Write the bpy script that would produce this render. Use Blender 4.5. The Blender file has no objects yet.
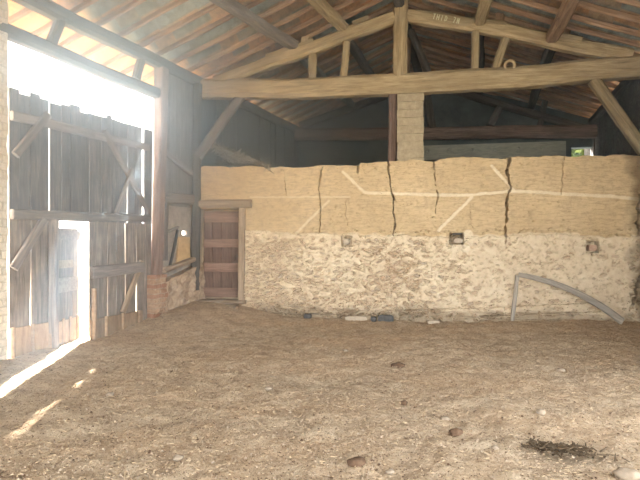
import bpy, bmesh, math, random
import numpy as np
from mathutils import Vector, Matrix, noise

random.seed(7)
rng = np.random.default_rng(7)
C = bpy.context.scene.collection
sc = bpy.context.scene

# ------------------------------------------------------------------ camera, sky, sun, exposure
cam_d = bpy.data.cameras.new('camera')
cam = bpy.data.objects.new('camera', cam_d); C.objects.link(cam)
cam.location = (0, 0, 1.6); cam.rotation_euler = (math.radians(90), 0, 0)
cam_d.sensor_width = 36; cam_d.lens = 36 * 480 / 640
cam_d.clip_end = 300
sc.camera = cam

world = bpy.data.worlds.new('sky'); sc.world = world; world.use_nodes = True
bg = world.node_tree.nodes['Background']
bg.inputs[0].default_value = (0.99, 0.975, 0.94, 1); bg.inputs[1].default_value = 1.0

sun_d = bpy.data.lights.new('sun', 'SUN'); sun = bpy.data.objects.new('sun', sun_d); C.objects.link(sun)
SUN_AZ = Vector((-0.16, 1.0)).normalized(); SUN_EL = math.radians(33)
to_sun = Vector((SUN_AZ.x * math.cos(SUN_EL), SUN_AZ.y * math.cos(SUN_EL), math.sin(SUN_EL)))
sun.rotation_euler = to_sun.to_track_quat('Z', 'Y').to_euler()
sun.location = (-3, 20, 15)
sun_d.energy = 17.0; sun_d.angle = math.radians(1.0); sun_d.color = (1.0, 0.95, 0.87)

sc.view_settings.view_transform = 'Standard'; sc.view_settings.look = 'None'
sc.view_settings.gamma = 1; sc.view_settings.use_curve_mapping = False
sc.view_settings.exposure = 2.85
HAZE = 0.21
sc.cycles.volume_bounces = 2

# ------------------------------------------------------------------ geometry of the place
def LX(d): return 0.417 * d - 6.91                    # left wall line
def RGX(e): return 0.3 * e - 1.28                     # ridge line
def RX(d): return 5.95 + 0.35 * (d - 8.6)             # right wall line
ZL, ZR, ZT = 5.0, 4.92, 6.42
def LP(d, z, o=0.0):                                  # a point of the left wall, o = outwards
    return Vector((LX(d) - 0.923 * o, d + 0.385 * o, z))
def LD(px): return 6.91 / (0.417 - (px - 320) / 480)
WO = Vector((-2.657, 10.2, 0)); WE = Vector((0.9833, -0.1822, 0)); WN = Vector((-0.1822, -0.9833, 0))
def WP(u, z, o=0.0): return WO + WE * u + WN * o + Vector((0, 0, z))
def WU(px, py):
    k = (px - 320) / 480; X = 9.708 * k / (1 + .1853 * k); d = 9.708 - .1853 * X
    return (X + 2.657) / .9833, 1.6 + (240 - py) / 480 * d
def P(px, py, d): return Vector(((px - 320) / 480 * d, d, 1.6 + (240 - py) / 480 * d))
def WQ(px, py, o=0.0):
    u, z = WU(px, py); return WP(u, z, o)
def roofL(f, d):                                      # left slope under the rafters, f 0 = wall plate, 1 = ridge
    return Vector(((1 - f) * LX(d) + f * RGX(d - 1.5), d - 1.5 * f, ZL + 0.08 + (ZT - ZL - .08) * f))
def roofR(f, d):                                      # right slope, f 0 = ridge, 1 = plate
    return Vector(((1 - f) * RGX(d) + f * RX(d - .25), d - .25 * f, ZT + (ZR + .08 - ZT) * f))
def roofL_y(f, y): return roofL(f, y + 1.5 * f)
def roofR_y(f, y): return roofR(f, y + .25 * f)
def smooth(a, b, x):
    t = np.clip((x - a) / (b - a), 0, 1); return t * t * (3 - 2 * t)
def ground(x, y):
    x = np.asarray(x, float); y = np.asarray(y, float)
    g = 0.30 * smooth(7.6, 10.1, y) * (1 - smooth(-2.6, -0.2, x)) * smooth(-4.6, -2.7, x + (9.2 - y) * .4)
    g = g + 0.17 * smooth(6.5, 8.8, y) * smooth(1.8, 5.0, x)
    g = g + 0.03 * smooth(8.6, 9.6, y)
    return g

# ------------------------------------------------------------------ numpy noise
def vnoise(x, y, seed):
    xi = np.floor(x).astype(np.int64); yi = np.floor(y).astype(np.int64)
    fx = x - xi; fy = y - yi; fx = fx * fx * (3 - 2 * fx); fy = fy * fy * (3 - 2 * fy)
    def h(a, b):
        n = (a * 374761393 + b * 668265263 + seed * 974711) & 0xffffffff
        n = ((n ^ (n >> 13)) * 1274126177) & 0xffffffff
        return ((n ^ (n >> 16)) & 0xffff) / 65535.0
    return (h(xi, yi) * (1 - fx) + h(xi + 1, yi) * fx) * (1 - fy) + (h(xi, yi + 1) * (1 - fx) + h(xi + 1, yi + 1) * fx) * fy
def fbm(x, y, seed, octs=4):
    s = 0; a = .5; t = 0
    for i in range(octs):
        s = s + a * vnoise(x * 2 ** i + 17 * i, y * 2 ** i + 31 * i, seed + i); t += a; a *= .5
    return s / t - .5

# ------------------------------------------------------------------ object helpers
def link(o, parent=None, label=None, cat=None, group=None, kind=None):
    C.objects.link(o)
    if parent is not None: o.parent = parent
    if label: o['label'] = label
    if cat: o['category'] = cat
    if group: o['group'] = group
    if kind: o['kind'] = kind
    return o
def mesh_obj(name, verts, faces, mat, parent=None, smooth_=False, attr=None, **kw):
    me = bpy.data.meshes.new(name); me.from_pydata([tuple(v) for v in verts], [], faces); me.update()
    if mat: me.materials.append(mat)
    if smooth_: me.polygons.foreach_set('use_smooth', [True] * len(me.polygons))
    if attr is not None:
        a = me.color_attributes.new('zone', 'FLOAT_COLOR', 'POINT'); a.data.foreach_set('color', np.asarray(attr, np.float32).ravel())
    o = bpy.data.objects.new(name, me)
    return link(o, parent, **kw)
def empty(name, loc, **kw):
    o = bpy.data.objects.new(name, None); o.location = loc; o.empty_display_size = .2
    return link(o, None, **kw)
class MB:
    def __init__(s): s.v = []; s.f = []
    def hexa(s, pts):                                  # 8 corners: bottom ring then top ring
        n = len(s.v); s.v += [Vector(p) for p in pts]
        s.f += [tuple(n + i for i in q) for q in ((3, 2, 1, 0), (4, 5, 6, 7), (0, 1, 5, 4), (1, 2, 6, 5), (2, 3, 7, 6), (3, 0, 4, 7))]
    def box(s, c, sx, sy, sz, M=None):
        pts = [Vector((a * sx / 2, b * sy / 2, e * sz / 2)) for e in (-1, 1) for a, b in ((-1, -1), (1, -1), (1, 1), (-1, 1))]
        if M: pts = [M @ p for p in pts]
        s.hexa([p + Vector(c) for p in pts])
    def build(s, name, mat, parent=None, inv=None, **kw):
        v = s.v if inv is None else [inv @ p for p in s.v]
        return mesh_obj(name, v, s.f, mat, parent, **kw)
def beam_mesh(name, L, w, h, bend=0.0, bend2=0.0, rough=.012, seed=0, taper=1.0, rnd=.22, step=.14, path=None):
    """rough-hewn timber along local X, bend = sag upwards in the middle (local Z), bend2 sideways"""
    n = max(2, int(L / step)); vs = []; fs = []
    cw, ch = w / 2, h / 2; c = min(w, h) * rnd
    ring = [(cw - c, -ch), (cw, -ch + c), (cw, ch - c), (cw - c, ch), (-cw + c, ch), (-cw, ch - c), (-cw, -ch + c), (-cw + c, -ch)]
    r = random.Random(seed); ph = r.random() * 100
    for i in range(n + 1):
        t = i / n; x = t * L; b = 4 * t * (1 - t); k = 1 + (taper - 1) * t
        oy = bend2 * b + (noise.noise((x * .8, ph, 1)) * rough * 1.6); oz = bend * b + noise.noise((x * .7, ph, 9)) * rough * 1.6
        for j, (y, z) in enumerate(ring):
            q = 1 + noise.noise((x * 3.1, j * 1.7, ph)) * rough * 5
            vs.append((x, y * q * k + oy, z * q * k + oz))
    for i in range(n):
        for j in range(8):
            a = i * 8 + j; b_ = i * 8 + (j + 1) % 8
            fs.append((a, b_, b_ + 8, a + 8))
    fs.append(tuple(reversed(range(8)))); fs.append(tuple(n * 8 + j for j in range(8)))
    fs = [tuple(reversed(f)) for f in fs]
    me = bpy.data.meshes.new(name); me.from_pydata(vs, [], fs); me.update()
    return me
def frame_M(p0, p1, up=(0, 0, 1)):
    x = (Vector(p1) - Vector(p0)).normalized(); up = Vector(up)
    if abs(x.dot(up)) > .96: up = Vector((-.18, -1, 0)).normalized()
    y = up.cross(x).normalized(); z = x.cross(y)
    return Matrix.Translation(p0) @ Matrix((x, y, z)).transposed().to_4x4()
def beam(name, p0, p1, w, h, mat, parent=None, up=(0, 0, 1), label=None, cat=None, group=None, kind=None, **k):
    p0 = Vector(p0); p1 = Vector(p1)
    me = beam_mesh(name, (p1 - p0).length, w, h, seed=len(bpy.data.objects), **k); me.materials.append(mat)
    o = bpy.data.objects.new(name, me); M = frame_M(p0, p1, up)
    if parent is not None: M = Matrix.Translation(parent.location).inverted() @ M
    o.matrix_world = M; o.matrix_basis = M
    return link(o, parent, label, cat, group, kind)

# ------------------------------------------------------------------ materials
class NT:
    def __init__(s, name, rough=.9):
        s.m = bpy.data.materials.new(name); s.m.use_nodes = True; s.t = s.m.node_tree; s.n = s.t.nodes
        s.b = s.n['Principled BSDF']; s.b.inputs['Roughness'].default_value = rough
        s.b.inputs['Specular IOR Level'].default_value = .15
    def add(s, ty, **k):
        n = s.n.new(ty)
        for a, v in k.items():
            if a.startswith('i_'): n.inputs[int(a[2:]) if a[2:].isdigit() else a[2:]].default_value = v
            else: setattr(n, a, v)
        return n
    def L(s, a, b): s.t.links.new(a, b)
    def coord(s, scale=(1, 1, 1), kind='Object'):
        tc = s.add('ShaderNodeTexCoord'); mp = s.add('ShaderNodeMapping'); mp.inputs['Scale'].default_value = scale
        s.L(tc.outputs[kind], mp.inputs[0]); return mp.outputs[0]
    def noise(s, vec, scale, detail=5, rough=.6, dist=0):
        n = s.add('ShaderNodeTexNoise'); n.inputs['Scale'].default_value = scale; n.inputs['Detail'].default_value = detail
        n.inputs['Roughness'].default_value = rough; n.inputs['Distortion'].default_value = dist
        s.L(vec, n.inputs['Vector']); return n.outputs['Fac']
    def ramp(s, fac, stops):
        r = s.add('ShaderNodeValToRGB'); e = r.color_ramp.elements
        while len(e) < len(stops): e.new(.5)
        for i, (p, c) in enumerate(stops):
            e[i].position = p; e[i].color = (c, c, c, 1) if isinstance(c, (int, float)) else (*c, 1)
        s.L(fac, r.inputs[0]); return r.outputs[0]
    def mix(s, fac, a, b, mode='MIX'):
        m = s.add('ShaderNodeMix', data_type='RGBA', blend_type=mode)
        for v, k in ((fac, 0), (a, 6), (b, 7)):
            if isinstance(v, (int, float)): m.inputs[k].default_value = v
            elif isinstance(v, tuple): m.inputs[k].default_value = (*v, 1)
            else: s.L(v, m.inputs[k])
        return m.outputs[2]
    def bump(s, h, strength=.5, dist=.02):
        b = s.add('ShaderNodeBump'); b.inputs['Strength'].default_value = strength; b.inputs['Distance'].default_value = dist
        s.L(h, b.inputs['Height']); s.L(b.outputs[0], s.b.inputs['Normal'])
    def col(s, c): s.L(c, s.b.inputs['Base Color'])

def wood(name, dark, mid, light, stretch=(1.2, 14, 14), bump=.5):
    s = NT(name); v = s.coord(stretch)
    oi = s.add('ShaderNodeObjectInfo'); vm = s.add('ShaderNodeVectorMath', operation='ADD')
    s.L(v, vm.inputs[0]); sc_ = s.add('ShaderNodeVectorMath', operation='SCALE'); sc_.inputs[0].default_value = (37, 11, 5)
    s.L(oi.outputs['Random'], sc_.inputs['Scale']); s.L(sc_.outputs[0], vm.inputs[1]); v = vm.outputs[0]
    g = s.noise(v, 1.6, 8, .65, .6); big = s.noise(s.coord((.9, 2.5, 2.5)), 1.3, 3)
    c = s.ramp(g, [(.28, dark), (.5, mid), (.74, light)])
    c = s.mix(s.ramp(big, [(.35, 0.0), (.7, .55)]), c, dark)
    hv = s.add('ShaderNodeMapRange'); hv.inputs[3].default_value = .72; hv.inputs[4].default_value = 1.15
    s.L(oi.outputs['Random'], hv.inputs[0])
    c = s.mix(1.0, c, hv.outputs[0], 'MULTIPLY')
    s.col(c); s.bump(g, bump, .02); return s.m
M_beam = wood('weathered_oak_beam', (.20, .155, .10), (.42, .345, .225), (.60, .51, .36))
M_dark = wood('dark_old_timber', (.045, .042, .042), (.10, .09, .085), (.18, .16, .145))
M_red = wood('reddish_post_wood', (.12, .085, .075), (.24, .175, .155), (.36, .275, .245))
M_raft = wood('rafter_wood', (.16, .10, .07), (.38, .26, .18), (.56, .42, .30))
M_gate = wood('gate_boards', (.06, .065, .08), (.16, .155, .17), (.31, .29, .29), (16, 16, 1.2))
M_gatex = wood('gate_rails', (.12, .11, .115), (.25, .225, .22), (.40, .36, .345))
M_glow = wood('lower_gate_boards', (.10, .085, .08), (.27, .235, .215), (.44, .39, .35), (16, 16, 1.2))
M_kick = wood('kick_boards', (.24, .17, .12), (.42, .315, .23), (.54, .43, .33), (9, 9, 2))
M_door = wood('door_boards', (.14, .09, .075), (.25, .17, .145), (.36, .26, .22), (16, 16, 1.2))
M_doorx = wood('door_rails', (.17, .105, .085), (.29, .20, .165), (.40, .285, .24))
M_frame = wood('door_frame_wood', (.22, .17, .13), (.42, .34, .26), (.55, .46, .37))
M_grey = wood('grey_prop_wood', (.26, .24, .22), (.45, .42, .38), (.62, .58, .52))
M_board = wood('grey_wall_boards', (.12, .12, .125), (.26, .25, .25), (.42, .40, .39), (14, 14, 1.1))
M_board_shade = wood('grey_wall_boards_shaded', (.05, .055, .06), (.12, .125, .135), (.22, .22, .225), (14, 14, 1.1))  # same wall boards, with the back bay's shade put into the colour
M_pale = wood('pale_board', (.22, .24, .22), (.33, .35, .32), (.42, .43, .40))

def wall_mat():
    s = NT('rammed_earth_and_mortar', .95)
    at = s.add('ShaderNodeAttribute', attribute_name='zone'); sp = s.add('ShaderNodeSeparateColor'); s.L(at.outputs['Color'], sp.inputs[0])
    v = s.coord()
    n1 = s.noise(v, 1.1, 5, .6); n2 = s.noise(v, 9, 6, .7); n3 = s.noise(v, 45, 4, .7)
    lay = s.noise(s.coord((2.5, 2.5, 16)), 2.0, 6, .75, .2)
    earth = s.ramp(n1, [(.3, (.57, .45, .285)), (.7, (.70, .57, .375))])
    earth = s.mix(s.ramp(lay, [(.40, .55), (.52, 0.0)]), earth, (.42, .325, .215))
    earth = s.mix(s.ramp(n2, [(.35, .55), (.5, 0.0)]), earth, (.42, .32, .21))
    mort = s.ramp(n2, [(.32, (.48, .375, .265)), (.43, (.73, .635, .49)), (.8, (.86, .785, .65))])
    mort = s.mix(s.ramp(n1, [(.45, 0.0), (.7, .4)]), mort, (.52, .39, .27))
    st = s.ramp(sp.outputs[2], [(.0, (.66, .55, .42)), (.3, (.52, .39, .28)), (.5, (.64, .52, .40)), (.7, (.44, .39, .34)), (.85, (.64, .46, .32)), (1, (.74, .63, .50))])
    c = s.mix(sp.outputs[0], mort, earth)
    sm = s.add('ShaderNodeMath', operation='GREATER_THAN'); sm.inputs[1].default_value = .02; s.L(sp.outputs[2], sm.inputs[0])
    sf = s.add('ShaderNodeMath', operation='MULTIPLY'); sf.inputs[1].default_value = .6; s.L(sm.outputs[0], sf.inputs[0])
    c = s.mix(sf.outputs[0], c, st)
    lime = s.ramp(n2, [(.3, (.74, .65, .50)), (.7, (.86, .79, .66))])
    c = s.mix(sp.outputs[1], c, lime)
    # damp, dirty zone (alpha): stains of earth splash
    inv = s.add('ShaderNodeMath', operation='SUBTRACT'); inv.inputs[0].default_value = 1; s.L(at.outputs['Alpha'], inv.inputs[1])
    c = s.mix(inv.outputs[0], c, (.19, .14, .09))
    s.col(c)
    h = s.add('ShaderNodeMath', operation='ADD'); s.L(n2, h.inputs[0]); s.L(n3, h.inputs[1])
    s.bump(h.outputs[0], .55, .02); return s.m
def soil_mat():
    s = NT('dry_dirt_floor', .97)
    v = s.coord(); n1 = s.noise(s.coord((.6, 1.3, 1)), .8, 4, .6); n2 = s.noise(v, 4, 8, .75); n3 = s.noise(v, 26, 6, .8); n4 = s.noise(s.coord((1, 2, 1)), 2.2, 5, .7)
    c = s.ramp(n2, [(.32, (.33, .25, .175)), (.5, (.53, .425, .31)), (.66, (.68, .58, .445))])
    c = s.mix(s.ramp(n1, [(.42, 0.0), (.6, .5)]), c, (.54, .385, .25))
    c = s.mix(s.ramp(n4, [(.38, .4), (.5, 0.0)]), c, (.30, .22, .155))
    c = s.mix(s.ramp(n3, [(.55, 0.0), (.63, .85)]), c, (.66, .56, .43))
    c = s.mix(s.ramp(n3, [(.37, .85), (.45, 0.0)]), c, (.16, .11, .07))
    s.col(c)
    h = s.add('ShaderNodeMath', operation='ADD'); s.L(n2, h.inputs[0]); s.L(n3, h.inputs[1])
    s.bump(h.outputs[0], .85, .045); return s.m
def masonry_mat(name, c1, c2, mort, bw=.3, rh=.12, axes='XZ'):
    s = NT(name, .95); tc = s.add('ShaderNodeTexCoord'); sx = s.add('ShaderNodeSeparateXYZ'); cb = s.add('ShaderNodeCombineXYZ')
    s.L(tc.outputs['Object'], sx.inputs[0]); s.L(sx.outputs[axes[0]], cb.inputs[0]); s.L(sx.outputs['Z'], cb.inputs[1])
    n = s.noise(tc.outputs['Object'], 6, 5)
    vm = s.add('ShaderNodeMixRGB'); vm.inputs[0].default_value = .06; s.L(cb.outputs[0], vm.inputs[1]); s.L(n, vm.inputs[2])
    b = s.add('ShaderNodeTexBrick'); s.L(vm.outputs[0], b.inputs['Vector'])
    b.inputs['Color1'].default_value = (*c1, 1); b.inputs['Color2'].default_value = (*c2, 1); b.inputs['Mortar'].default_value = (*mort, 1)
    b.inputs['Scale'].default_value = 1; b.inputs['Brick Width'].default_value = bw; b.inputs['Row Height'].default_value = rh
    b.inputs['Mortar Size'].default_value = .012; b.inputs['Mortar Smooth'].default_value = .5
    n2 = s.noise(tc.outputs['Object'], 22, 6, .7)
    c = s.mix(s.ramp(n2, [(.35, .5), (.6, 0.0)]), b.outputs[0], (c1[0] * .5, c1[1] * .5, c1[2] * .5))
    s.col(c); h = s.add('ShaderNodeMath', operation='MULTIPLY_ADD'); h.inputs[1].default_value = -.8
    s.L(b.outputs['Fac'], h.inputs[0]); s.L(n2, h.inputs[2]); s.bump(h.outputs[0], .6, .02); return s.m
def tile_mat():
    s = NT('clay_tile_underside', .9)
    at = s.add('ShaderNodeAttribute', attribute_name='zone'); sp = s.add('ShaderNodeSeparateColor'); s.L(at.outputs['Color'], sp.inputs[0])
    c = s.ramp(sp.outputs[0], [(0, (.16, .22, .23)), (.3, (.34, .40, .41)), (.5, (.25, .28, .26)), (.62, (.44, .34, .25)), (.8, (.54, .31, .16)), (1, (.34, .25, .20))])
    v = s.coord(); n = s.noise(v, 7, 6, .7); n2 = s.noise(v, 30, 4)
    c = s.mix(s.ramp(n, [(.35, .6), (.55, 0.0)]), c, (.14, .13, .12))
    c = s.mix(s.ramp(n, [(.55, 0.0), (.75, .5)]), c, (.45, .47, .44))
    s.col(c); s.bump(n2, .3, .01); return s.m
def plain(name, stops, scale=12, bump=.4):
    s = NT(name, .95); n = s.noise(s.coord(), scale, 6, .7); s.col(s.ramp(n, stops)); s.bump(n, bump, .015); return s.m
M_wall = wall_mat(); M_soil = soil_mat(); M_tile = tile_mat()
M_pier = masonry_mat('pale_stone_blocks', (.52, .47, .38), (.62, .56, .46), (.42, .37, .30), .27, .14)
M_brick = masonry_mat('rough_brick_and_stone', (.36, .19, .13), (.50, .38, .28), (.45, .38, .30), .2, .085, 'Y')
M_jamb = masonry_mat('pale_rubble_wall', (.60, .56, .50), (.70, .66, .58), (.5, .46, .4), .25, .1, 'Y')
M_daub = plain('grey_daub', [(.3, (.24, .22, .21)), (.6, (.42, .38, .35)), (.8, (.52, .48, .43))], 7)
M_ochre = plain('ochre_daub', [(.3, (.48, .34, .18)), (.7, (.66, .50, .30))], 9)
M_rub = plain('brown_rubble', [(.3, (.24, .17, .12)), (.5, (.42, .33, .25)), (.75, (.58, .50, .40))], 9, .8)
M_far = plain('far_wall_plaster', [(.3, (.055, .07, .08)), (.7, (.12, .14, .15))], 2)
M_stone = plain('pale_stone', [(.3, (.42, .36, .29)), (.7, (.64, .57, .48))], 14)
M_dstone = plain('dark_blue_stone', [(.3, (.07, .075, .08)), (.7, (.17, .17, .17))], 14)
M_clod = plain('dark_clod', [(.3, (.08, .05, .035)), (.7, (.18, .12, .08))], 14)
M_bricks = plain('pink_brick', [(.3, (.42, .28, .21)), (.7, (.58, .43, .34))], 20)
M_straw = plain('straw', [(.3, (.34, .25, .16)), (.7, (.60, .49, .34))], 3)
M_hay = plain('grey_old_hay', [(.3, (.22, .20, .18)), (.7, (.46, .42, .37))], 5)
M_fstone = plain('floor_stone', [(.3, (.24, .195, .15)), (.7, (.40, .34, .27))], 14)
M_grit = plain('grit', [(.3, (.30, .23, .17)), (.7, (.56, .47, .37))], 3)
M_twig = plain('dark_twigs', [(.3, (.06, .045, .03)), (.7, (.16, .12, .08))], 8)
M_leaf = plain('leaf_green', [(.3, (.09, .13, .03)), (.7, (.30, .36, .10))], 4)
M_out = plain('outside_gravel', [(.3, (.24, .22, .17)), (.7, (.36, .33, .26))], 3)
M_chalk = plain('chalk_marks', [(.3, (.6, .6, .45)), (.7, (.72, .72, .55))], 30)
M_iron = plain('rusty_iron', [(.3, (.08, .06, .05)), (.7, (.18, .13, .1))], 30)

# ------------------------------------------------------------------ ground outside and the floor
g = mesh_obj('ground', [(-60, -60, -.16), (60, -60, -.16), (60, 60, -.16), (-60, 60, -.16)], [(0, 1, 2, 3)], M_out, kind='structure')

nx, ny = 460, 330
tx = np.linspace(0, 1, nx); ty = np.linspace(0, 1, ny)
ys = 1.8 + (11.2 - 1.8) * (ty * .45 + ty ** 2 * .55)
X, Y = np.meshgrid(-5.6 + 12.4 * tx, ys)
Xw = X + (Y - 6.5) * .417 * .35
Zf = ground(Xw, Y)
cl = np.abs(fbm(Xw * 3.2, Y * 3.2, 5, 5)); fine = fbm(Xw * 14, Y * 14, 9, 3)
Zf = Zf + fbm(Xw * .7, Y * .7, 3, 3) * .09 + (cl - .1) * .10 + fine * .03
def bowl(px, py, r, dep, sq=2.2):
    d = 1.6 * 480 / (py - 240); x0 = (px - 320) / 480 * d
    return -dep * np.exp(-(((Xw - x0) / r) ** 2 + ((Y - d) * 1.0 / r * sq * .5) ** 2))
Zf = Zf + bowl(322, 378, .42, .09) + bowl(560, 452, .25, .05)
v = np.stack([Xw, Y, Zf], -1).reshape(-1, 3)
idx = np.arange(nx * ny).reshape(ny, nx)
f = np.stack([idx[:-1, :-1], idx[:-1, 1:], idx[1:, 1:], idx[1:, :-1]], -1).reshape(-1, 4)
floor = mesh_obj('floor', v, f.tolist(), M_soil, smooth_=True, kind='structure')
floor_near = mesh_obj('floor', [(-8, -3, -.03), (7.5, -3, -.03), (7.5, 2.2, -.03), (-8, 2.2, -.03)], [(0, 1, 2, 3)], M_soil, kind='structure')
def floor_z(x, y):
    return float(ground(x, y)) + float(fbm(np.array(x * .7), np.array(y * .7), 3, 3)) * .09 + (abs(float(fbm(np.array(x * 3.2), np.array(y * 3.2), 5, 5))) - .1) * .10

# ------------------------------------------------------------------ back wall: rammed earth on a rubble base
NU, NZ = 860, 320
ULEN = WU(641, 240)[0] + .45
us = np.linspace(-.12, ULEN, NU)
top_px = [(190, 169), (205, 167), (250, 166), (300, 167), (330, 165), (359, 166), (361, 163), (386, 161), (420, 160), (436, 162), (440, 159), (480, 158), (506, 158), (512, 157), (570, 156), (640, 155), (670, 155)]
tp = np.array([WU(a, b) for a, b in top_px])
topz = np.interp(us, tp[:, 0], tp[:, 1]) + fbm(us * 4, us * 0, 21, 3) * .07
T = np.linspace(0, 1, NZ)
U = np.tile(us, (NZ, 1)); Z = -.35 + (topz[None, :] + .35) * T[:, None]
D = fbm(U * .8, Z * .8, 40, 3) * .10 + fbm(U * 6, Z * 9, 41, 4) * .022
bl = np.array([WU(a, b) for a, b in [(190, 230), (246, 231), (300, 234), (400, 236), (500, 236), (640, 236)]])
bz = np.interp(U, bl[:, 0], bl[:, 1]) + fbm(U * 5, U * 0 + 3, 44, 3) * .10
earth = smooth(-.015, .015, Z - bz)
# horizontal lifts of the formwork
lift = np.zeros_like(U)
D += -.004 * (np.abs((Z - bz) % .17 - .085) < .008) * earth * (vnoise(U * 2, Z * 6, 77) > .4)
D += earth * .0 + (1 - earth) * (.035 + fbm(U * 7, Z * 10, 45, 4) * .06)
def segdist(path, uu, zz):
    best = np.full(uu.shape, 9.0)
    for (a, b) in zip(path[:-1], path[1:]):
        a = np.array(a); b = np.array(b); ab = b - a
        t = np.clip(((uu - a[0]) * ab[0] + (zz - a[1]) * ab[1]) / (ab @ ab), 0, 1)
        best = np.minimum(best, np.hypot(uu - a[0] - t * ab[0], zz - a[1] - t * ab[1]))
    return best
wob = fbm(U * 5, Z * 5, 60, 3) * .09; wob2 = fbm(U * 5, Z * 5, 66, 3) * .09
def pth(l): return [WU(*p) for p in l]
cracks = [([(323, 167), (319.5, 183), (319.5, 199), (321.5, 215), (318, 234)], .016, .10),
          ([(387.5, 159), (390.7, 191), (394.6, 199), (393.4, 236)], .020, .16),
          ([(434, 160), (435, 177), (438, 189), (436, 215)], .014, .09),
          ([(511, 155), (507.3, 171), (510.5, 187), (506.5, 199), (505.3, 242)], .030, .24),
          ([(566, 157), (561, 180), (562, 196)], .011, .06), ([(359, 163), (358, 173)], .03, .08),
          ([(639, 195), (637, 215), (640, 235)], .03, .15), ([(640, 275), (634, 295), (630, 310)], .035, .15),
          ([(284, 170), (286, 195)], .008, .04), ([(345, 200), (347, 225)], .008, .03), ([(470, 205), (472, 228)], .008, .03)]
cracks += [([(400, 310), (470, 308), (600, 302)], .022, .05), ([(480, 315), (600, 311)], .022, .05), ([(250, 312), (345, 314)], .02, .05), ([(540, 262), (556, 264)], .015, .04), ([(462, 250), (472, 262)], .014, .04)]
dirt = np.zeros_like(U)
for pa, wd, dp in cracks:
    ds = segdist(pth(pa), U + wob * .6 + fbm(U * 12, Z * 12, 71, 3) * .07, Z)
    wd *= .72; wv = wd * (.15 + 1.1 * vnoise(U * 7, Z * 7, 5) * vnoise(U * 23, Z * 23, 8) * 1.8)
    D -= dp * (1 - smooth(wv * .6, wv * 1.3, ds))
lime = np.zeros_like(U)
stripes = [([(440, 195.5), (472, 195), (511, 191), (586, 195), (645, 199)], .030, 1), ([(438, 231), (472, 197)], .030, 1), ([(491, 166), (515, 191)], .026, .9),
           ([(250, 197), (350, 197)], .018, .6), ([(343, 172), (365, 193), (438, 195), (460, 195)], .030, .95), ([(329, 201), (296, 233)], .026, .7)]
for pa, wd, st in stripes:
    ds = segdist(pth(pa), U + wob * .25, Z + wob2 * .25) + fbm(U * 16, Z * 16, 72, 3) * .02
    m = (1 - smooth(wd * .7, wd * 1.25, ds)) * st
    lime = np.maximum(lime, m); D += m * .008
def ell(px, py, rx, ry): 
    a, b = WU(px, py); return np.hypot((U + wob * .5 - a) / rx, (Z + wob2 * .5 - b) / ry)
for px, py, rx, ry, st in [(460, 244, .24, .17, 1), (468, 238, .12, .16, .9), (451, 248, .15, .11, .9)]:
    lime = np.maximum(lime, 1.0 * (1 - smooth(.85, 1.05, ell(px, py, rx, ry))))
lime = np.maximum(lime, .7 * (1 - smooth(.0, .045, np.abs(Z - bz - .01))) * smooth(2.4, 4, U) * (vnoise(U * 3, U * 0, 3) > .3))
for i in range(9):      # pale mortar smears on the lower part
    pass
# cobbles
stone = np.zeros_like(U)
rs = np.random.default_rng(3)
def add_stone(u0, z0, rx, ry, hgt, idv, ang=0):
    i0, i1 = np.searchsorted(us, [u0 - rx * 1.4, u0 + rx * 1.4]); 
    sub = (slice(None), slice(i0, i1))
    du = U[sub] - u0; dz = Z[sub] - z0
    a = du * math.cos(ang) + dz * math.sin(ang); b = -du * math.sin(ang) + dz * math.cos(ang)
    r = (np.abs(a / rx) ** 2.6 + np.abs(b / ry) ** 2.6) ** (1 / 2.6)
    D[sub] += np.where(r < 1, hgt * (1 - r ** 3), np.where(r < 1.35, -.028 * (1 - np.abs(r - 1.15) / .2).clip(0, 1), 0))
    stone[sub] = np.where(r < .95, idv, stone[sub])
for row in range(34):
    z0 = .02 + row * .052
    u0 = 1.0
    while u0 < ULEN:
        w_ = rs.uniform(.03, .075)
        dens = .50 * (1 - smooth(1.7, 2.8, u0)) + .30 + .30 * math.exp(-((u0 - 4.1) / .6) ** 2) - .24 * smooth(5.0, 6.4, u0)
        dens *= 1.3 - .6 * (z0 / 1.7)
        if rs.random() < dens and z0 < np.interp(u0, bl[:, 0], bl[:, 1]) - .08:
            add_stone(u0, z0 + rs.uniform(-.02, .02), w_ * .92, rs.uniform(.016, .030), rs.uniform(.008, .035), rs.uniform(.05, 1), rs.uniform(-.5, .5))
        u0 += w_ * 2.0
# putlog holes
def rect_hole(x0, y0, x1, y1, dep):
    a0, b1 = WU(x0, y0); a1, b0 = WU(x1, y1)
    m = (U + wob * .15 > a0) & (U + wob * .15 < a1) & (Z + wob2 * .15 > b0) & (Z + wob2 * .15 < b1)
    D[m] = -dep; stone[m] = 0; lime[m] = 0
rect_hole(449, 233, 463.5, 244.5, .44); rect_hole(585, 241, 598, 253, .2); rect_hole(341, 236, 352, 246, .12)
D[(ell(591, 240, .1, .05) < 1)] -= .05
# small pits
for i in range(2600):
    u0 = rs.uniform(1.2, ULEN); z0 = rs.uniform(.1, 1.8) if i % 4 else rs.uniform(1.7, 3.1); rr = rs.uniform(.009, .022)
    i0, i1 = np.searchsorted(us, [u0 - rr * 3, u0 + rr * 3]); sub = (slice(None), slice(i0, i1))
    D[sub] -= (.04 if i % 4 else .015) * np.exp(-(((U[sub] - u0) / rr) ** 2 + ((Z[sub] - z0) / rr / .7) ** 2))
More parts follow.
